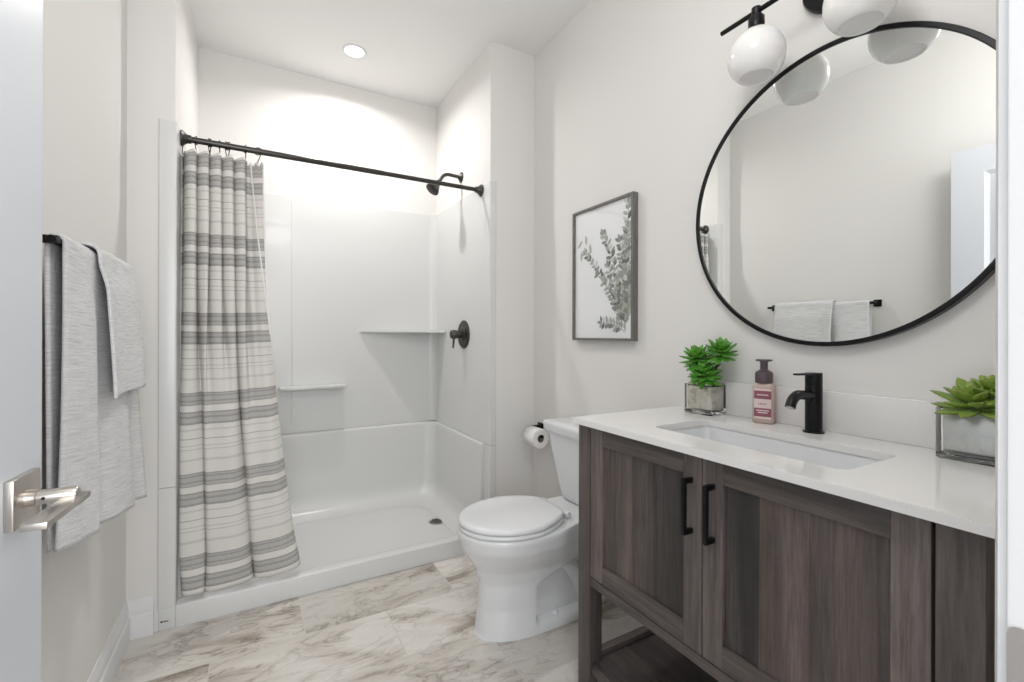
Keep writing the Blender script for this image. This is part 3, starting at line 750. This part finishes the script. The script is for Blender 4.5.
tiers1 = [(9, -28, .95, -.004), (9, -6, 1, .002), (9, 14, 1.0, .007), (7, 36, .85, .012), (5, 56, .62, .016), (4, 76, .40, .019)]
for ctr, R, sd, tl in (((1.318, 1.040, 1.058), .057, 3, (-.25, .10, 1)), ((1.326, .962, 1.083), .055, 5, (-.15, -.10, 1)), ((1.304, 1.006, 1.008), .056, 8, (-.35, -.1, 1))):
    b = rosette(ctr, R, tiers1, .0112, .0040, Vector(tl), sd, .20); link('leaf_rosette', b, m_leaf1, p1, 180)
for a, c in (((1.322, .990, .955), (1.326, .963, 1.084)), ((1.322, 1.040, .955), (1.318, 1.040, 1.060)), ((1.315, 1.015, .955), (1.304, 1.008, 1.008))):
    m_ = [(lerp(a[q], c[q], .5)+(.004 if q == 1 else 0)) for q in range(3)]
    link('stem', tube(bmesh.new(), [a, m_, c], .0032, 8), m_stem, p1, 60)
p2 = thing('potted_succulent', 'olive green spreading succulent in clear silver glass cube beside the door casing', 'potted plant', (1.318, .349, ZT))
glass_cube(p2, (1.3235, .357, ZT), .0405, .0525, .108, math.radians(0), m_merc2, .007, .016)
tiers2 = [(8, -2, 1.0, 0), (7, 16, .98, .006), (6, 36, .85, .012), (4, 60, .62, .018)]
b = rosette((1.312, .352, .990), .070, tiers2, .0150, .0050, Vector((-.22, .10, 1)), 12, .10); link('leaf_rosette', b, m_leaf2, p2, 180)
b = rosette((1.318, .325, 1.018), .046, tiers2, .0125, .0045, Vector((-.2, .05, 1)), 21, .10); link('leaf_rosette', b, m_leaf2, p2, 180)
link('stem', tube(bmesh.new(), [(1.324, .345, .968), (1.324, .332, .995), (1.324, .325, 1.02)], .006, 10), m_leaf2, p2, 60)

# ------------------------------------------------------------------ round mirror
mi = thing('round_mirror', 'large round wall mirror in thin black frame above the vanity', 'mirror', (XW, .667, 1.548))
mc = (XW, .6735, 1.528); MRo = .4135
link('frame', lathe(bmesh.new(), [(MRo-.012, .001), (MRo-.012, .026), (MRo-.0105, .0275), (MRo-.0015, .0275), (MRo, .026), (MRo, .001)], mc, (-1, 0, 0), 160, False), m_black, mi, 30)
link('glass', lathe(bmesh.new(), [(MRo-.0125, .001), (MRo-.0125, .0225)], mc, (-1, 0, 0), 160), m_mirror, mi, 30)

# ------------------------------------------------------------------ vanity light
vl = thing('vanity_light', 'black bar wall light with two white glass globes above the mirror', 'wall light', (XW, .667, 2.12))
bz, bx = 2.070, 1.25
link('canopy', lathe(bmesh.new(), [(.062, .0005), (.062, .022), (.058, .027), (0, .028)], (XW, .668, 2.105), (-1, 0, 0), 40), m_black, vl, 40)
link('support_arm', tube(bmesh.new(), [(XW-.02, 0.664, 2.108), (XW-.09, .664, 2.108), (bx+.004, .664, 2.106), (bx, .664, bz)], .007, 12), m_black, vl, 60)
link('bar', lathe(bmesh.new(), [(.0065, .438), (.007, .439), (.007, .905), (.0065, .906)], (bx, 0, bz), (0, 1, 0), 18), m_black, vl, 40)
m_opal = newmat('opal_glass', (.82, .82, .81), .12, Subsurface_Weight=.2)
gp = []
for i in range(25):
    a = math.radians(12+(142-12)*i/24); gp.append((.0755*math.sin(a), .077*math.cos(a)))
gp += [(.0445, -.0615), (.0425, -.0605), (.041, -.058), (.02, -.0575), (0, -.0575)]
for gy in (.794, .536):
    g_o = None
    b = lathe(bmesh.new(), [(.010, .012), (.013, .010), (.013, -.012), (.0115, -.014), (.019, -.016), (.0215, -.019), (.0215, -.053), (.020, -.055)], (bx, gy, bz), (0, 0, 1), 28)
    sck = link('socket', b, m_black, vl, 40)
    b = lathe(bmesh.new(), gp, (bx, gy, bz-.128), (0, 0, 1), 48, False); g_o = link('globe', b, m_opal, vl, 40)

# ------------------------------------------------------------------ framed botanical print
pf = thing('framed_botanical_print', 'grey framed botanical print of eucalyptus sprays on the right wall', 'picture', (XW, 1.582, 1.437))
m_frame = newmat('grey_wood_frame', (.125, .115, .105), .45)
k = NT(m_frame); k.base(k.ramp(k.noise(k.mapping(k.coord(), (1, 1, .2)), 90, 3), [(.3, (.125, .117, .108)), (.7, (.18, .168, .156))]))
PX0, PY0, PY1, PZ0, PZ1 = XW-.031, 1.391, 1.800, 1.120, 1.737
fwid = .011
b = bmesh.new()
rin = lambda i, x: [(x, PY0+i, PZ0+i), (x, PY1-i, PZ0+i), (x, PY1-i, PZ1-i), (x, PY0+i, PZ1-i)]
loft(b, [rin(0, XW-.001), rin(0, PX0+.0008), rin(.0008, PX0), rin(fwid-.0008, PX0), rin(fwid, PX0+.0008), rin(fwid, XW-.006), rin(0, XW-.006)], False, False)
link('frame', b, m_frame, pf, 30)
m_mat_ = newmat('mat_paper', (.86, .87, .88), .8)
pap = link('paper', B((PX0+.0125, PY0+fwid-.001, PZ0+fwid-.001), (PX0+.015, PY1-fwid+.001, PZ1-fwid+.001)), m_mat_, pf)
link('picture_glass', B((PX0+.004, PY0+fwid-.0005, PZ0+fwid-.0005), (PX0+.006, PY1-fwid+.0005, PZ1-fwid+.0005)), m_pane, pf)
m_lp = newmat('sage_leaf_print', (.42, .45, .42), .7)
k = NT(m_lp)
inf = k.n('ShaderNodeUVMap'); sp_ = k.n('ShaderNodeSeparateXYZ'); k.l(inf.outputs[0], sp_.inputs[0])
k.base(k.ramp(sp_.outputs[0], [(0, (.10, .11, .10)), (.35, (.25, .27, .245)), (.65, (.42, .44, .42)), (.85, (.42, .44, .35)), (1, (.70, .72, .70))]))
def leaf_print():
    rnd = random.Random(4); bm = bmesh.new(); uvl = bm.loops.layers.uv.new('UVMap'); xx = PX0+.0121
    cnt = [0]
    def pleaf(y, z, a, L, W, tone):
        y += .020; z -= .004
        cnt[0] += 1; x = xx-.0000025*cnt[0]
        d = (math.cos(a), math.sin(a)); nn = (-d[1], d[0])
        out = []
        for i in range(7):
            t = i/6; out.append((y+d[0]*L*t+nn[0]*W*math.sin(PI*t)**.8, z+d[1]*L*t+nn[1]*W*math.sin(PI*t)**.8))
        for i in range(5, 0, -1):
            t = i/6; out.append((y+d[0]*L*t-nn[0]*W*math.sin(PI*t)**.8, z+d[1]*L*t-nn[1]*W*math.sin(PI*t)**.8))
        out = [(min(PY1-fwid-.002, max(PY0+fwid+.002, a_)), min(PZ1-fwid-.002, max(PZ0+fwid+.002, c_))) for a_, c_ in out]
        try:
            f = bm.faces.new([bm.verts.new((x, a_, c_)) for a_, c_ in out])
            for lp in f.loops: lp[uvl].uv = (tone, .5)
        except ValueError: pass
    def stem(pts, r=.0012):
        for (a0, c0), (a1, c1) in zip(pts, pts[1:]):
            a0 += .020; a1 += .020; c0 -= .004; c1 -= .004; dx, dz = a1-a0, c1-c0; l_ = math.hypot(dx, dz) or 1; ny, nz = -dz/l_*r, dx/l_*r; cnt[0] += 1; x = xx-.0000025*cnt[0]
            f = bm.faces.new([bm.verts.new((x, p, q)) for p, q in ((a0+ny, c0+nz), (a1+ny, c1+nz), (a1-ny, c1-nz), (a0-ny, c0-nz))])
            for lp in f.loops: lp[uvl].uv = (.2, .5)
    # (start, control, end, number of leaf pairs, leaf size) ; y grows to the left in the picture
    br = [((1.425, 1.165), (1.42, 1.42), (1.408, 1.70), 26, .046), ((1.42, 1.20), (1.435, 1.42), (1.412, 1.60), 20, .042), ((1.430, 1.17), (1.45, 1.40), (1.565, 1.60), 22, .044),
          ((1.435, 1.18), (1.50, 1.36), (1.69, 1.53), 20, .038), ((1.43, 1.17), (1.42, 1.38), (1.46, 1.55), 18, .046),
          ((1.425, 1.16), (1.48, 1.20), (1.575, 1.205), 10, .040), ((1.435, 1.21), (1.50, 1.33), (1.60, 1.42), 14, .038),
          ((1.415, 1.20), (1.40, 1.35), (1.425, 1.47), 14, .048), ((1.43, 1.22), (1.47, 1.30), (1.53, 1.45), 12, .046)]
    for s, c_, e, n, L in br:
        P = []
        for i in range(n+1):
            t = i/n; P.append(tuple((1-t)**2*s[q]+2*t*(1-t)*c_[q]+t*t*e[q] for q in (0, 1)))
        stem(P)
        for i in range(2, n+1):
            t = i/n
            if t > .55 and L < .041 and rnd.random() < .28: continue
            ang = math.atan2(P[i][1]-P[i-1][1], P[i][0]-P[i-1][0])
            for sd in (-1, 1):
                pleaf(P[i][0], P[i][1], ang+sd*rnd.uniform(.45, 1.25), L*rnd.uniform(.7, 1.15)*(1-.25*t), L*rnd.uniform(.16, .27)*(1-.2*t), rnd.choice((.05, .2, .3, .45, .5, .6, .65, .7, .85, .95)))
        pleaf(P[-1][0], P[-1][1], ang, L*.8, L*.18, .4)
    for (y, z, a) in ((1.715, 1.60, -.8), (1.70, 1.565, -2.0), (1.72, 1.55, -1.5), (1.66, 1.575, -1.75), (1.685, 1.57, 1.5)): pleaf(y, z, a, .05, .008, .8)
    return bm
link('leaf_print', leaf_print(), m_lp, pap)

# ------------------------------------------------------------------ towel bar and towels
tbx, tbz = -.352, 1.334
tb = thing('towel_bar', 'black towel bar mounted on the left wall behind the door', 'towel bar', (XLW, 1.57, tbz))
link('bar', lathe(bmesh.new(), [(.0075, 1.245), (.008, 1.246), (.008, 1.868), (.0075, 1.869)], (tbx, 0, tbz), (0, 1, 0), 18), m_black, tb, 40)
for yy in (1.258, 1.855):
    link('post', B((XLW+.0075, yy-.008, tbz-.008), (tbx+.009, yy+.008, tbz+.008), .0015), m_black, tb, 40)
    link('wall_plate', B((XLW+.0005, yy-.020, tbz-.020), (XLW+.008, yy+.020, tbz+.020), .0015), m_black, tb, 40)
def towel_mat(name, seed):
    m = newmat(name, (.68, .68, .68), .95, spec=.08, Sheen_Weight=.15); k = NT(m); uv = k.n('ShaderNodeUVMap').outputs[0]
    st = k.noise(k.mapping(uv, (14, 260, 1), loc=(seed, seed, 0)), 1, 4, .65, .4); st2 = k.noise(k.mapping(uv, (240, 260, 1)), 1, 2, .7)
    c = k.ramp(st, [(.30, (.50, .50, .505)), (.47, (.66, .66, .665)), (.65, (.76, .76, .76))])
    c = k.mix(k.ramp(st2, [(.35, .35), (.55, 0.0)]), c, (.45, .45, .46))
    k.base(c); k.bump(st2, .5, .004); return m
m_tw1 = towel_mat('grey_slub_towel', 1.0); m_tw2 = towel_mat('grey_slub_hand_towel', 5.0)
def towel(name, mat, ya, yb, r, zf, zb, fold, flare, thick, seed, skew=0.0):
    """drape over the bar: t runs back hem -> bar -> front hem"""
    Lb, Lf, La = tbz-zb, tbz-zf, PI*r; Lt = Lb+La+Lf; nt, ns = 110, 60
    bm = bmesh.new(); uvl = bm.loops.layers.uv.new('UVMap'); g = []
    rnd = random.Random(seed)
    for j in range(nt+1):
        l_ = Lt*j/nt; row = []
        for i in range(ns+1):
            s = i/ns; y = lerp(ya, yb, s)
            if l_ < Lb: x, z, dn, sd = tbx-r, zb+l_, (Lb-l_), -1
            elif l_ < Lb+La: a = PI-(l_-Lb)/r; x, z, dn, sd = tbx+r*math.cos(a), tbz+r*math.sin(a), 0, 0
            else: dn = l_-Lb-La; x, z, sd = tbx+r, tbz-dn, 1
            if sd == 1:
                q = dn/Lf; a_ = sstep(0, .25, q)
                x += fold(s, q)*a_ ; y += flare*(s-.5)*2*q*q + .012*math.sin(7*s+2*q)*q
                z += skew*(s-.5)*q
            elif sd == -1:
                q = dn/Lb; x += .006*math.sin(9*s+1)*q*sstep(0, .3, q)
                x = max(x, XLW+.008)
            row.append(bm.verts.new((x, y, z)))
        g.append(row)
    for j in range(nt):
        for i in range(ns):
            f = bm.faces.new((g[j][i], g[j][i+1], g[j+1][i+1], g[j+1][i]))
            for lp, (a, c) in zip(f.loops, ((i, j), (i+1, j), (i+1, j+1), (i, j+1))): lp[uvl].uv = ((yb-ya)*a/ns, Lt*c/nt)
    o_ = link(name, bm, mat, None, 180); solid(o_, thick, 0); return o_
def f1(s, q): return .002*q + .011*(math.sin(2*PI*(2.2*s)-1.2)+.93)*(.35+.65*q)+.016*q*s + .005*math.sin(2*PI*4.3*s)*q
t1 = towel('bath_towel', m_tw1, 1.270, 1.815, .0135, .665, .70, f1, .06, .007, 1, -.10)
tag(t1, 'long pale grey woven bath towel draped over the black towel bar', 'towel')
def f2(s, q): return .009+.010*q + .008*math.sin(2*PI*1.3*s+1.0)*q + f1(.32+.6*s, q*.5)*.6
t2 = towel('hand_towel', m_tw2, 1.455, 1.80, .027, .985, 1.01, f2, .02, .007, 2, .0)
tag(t2, 'short pale grey hand towel folded over the bath towel', 'towel')
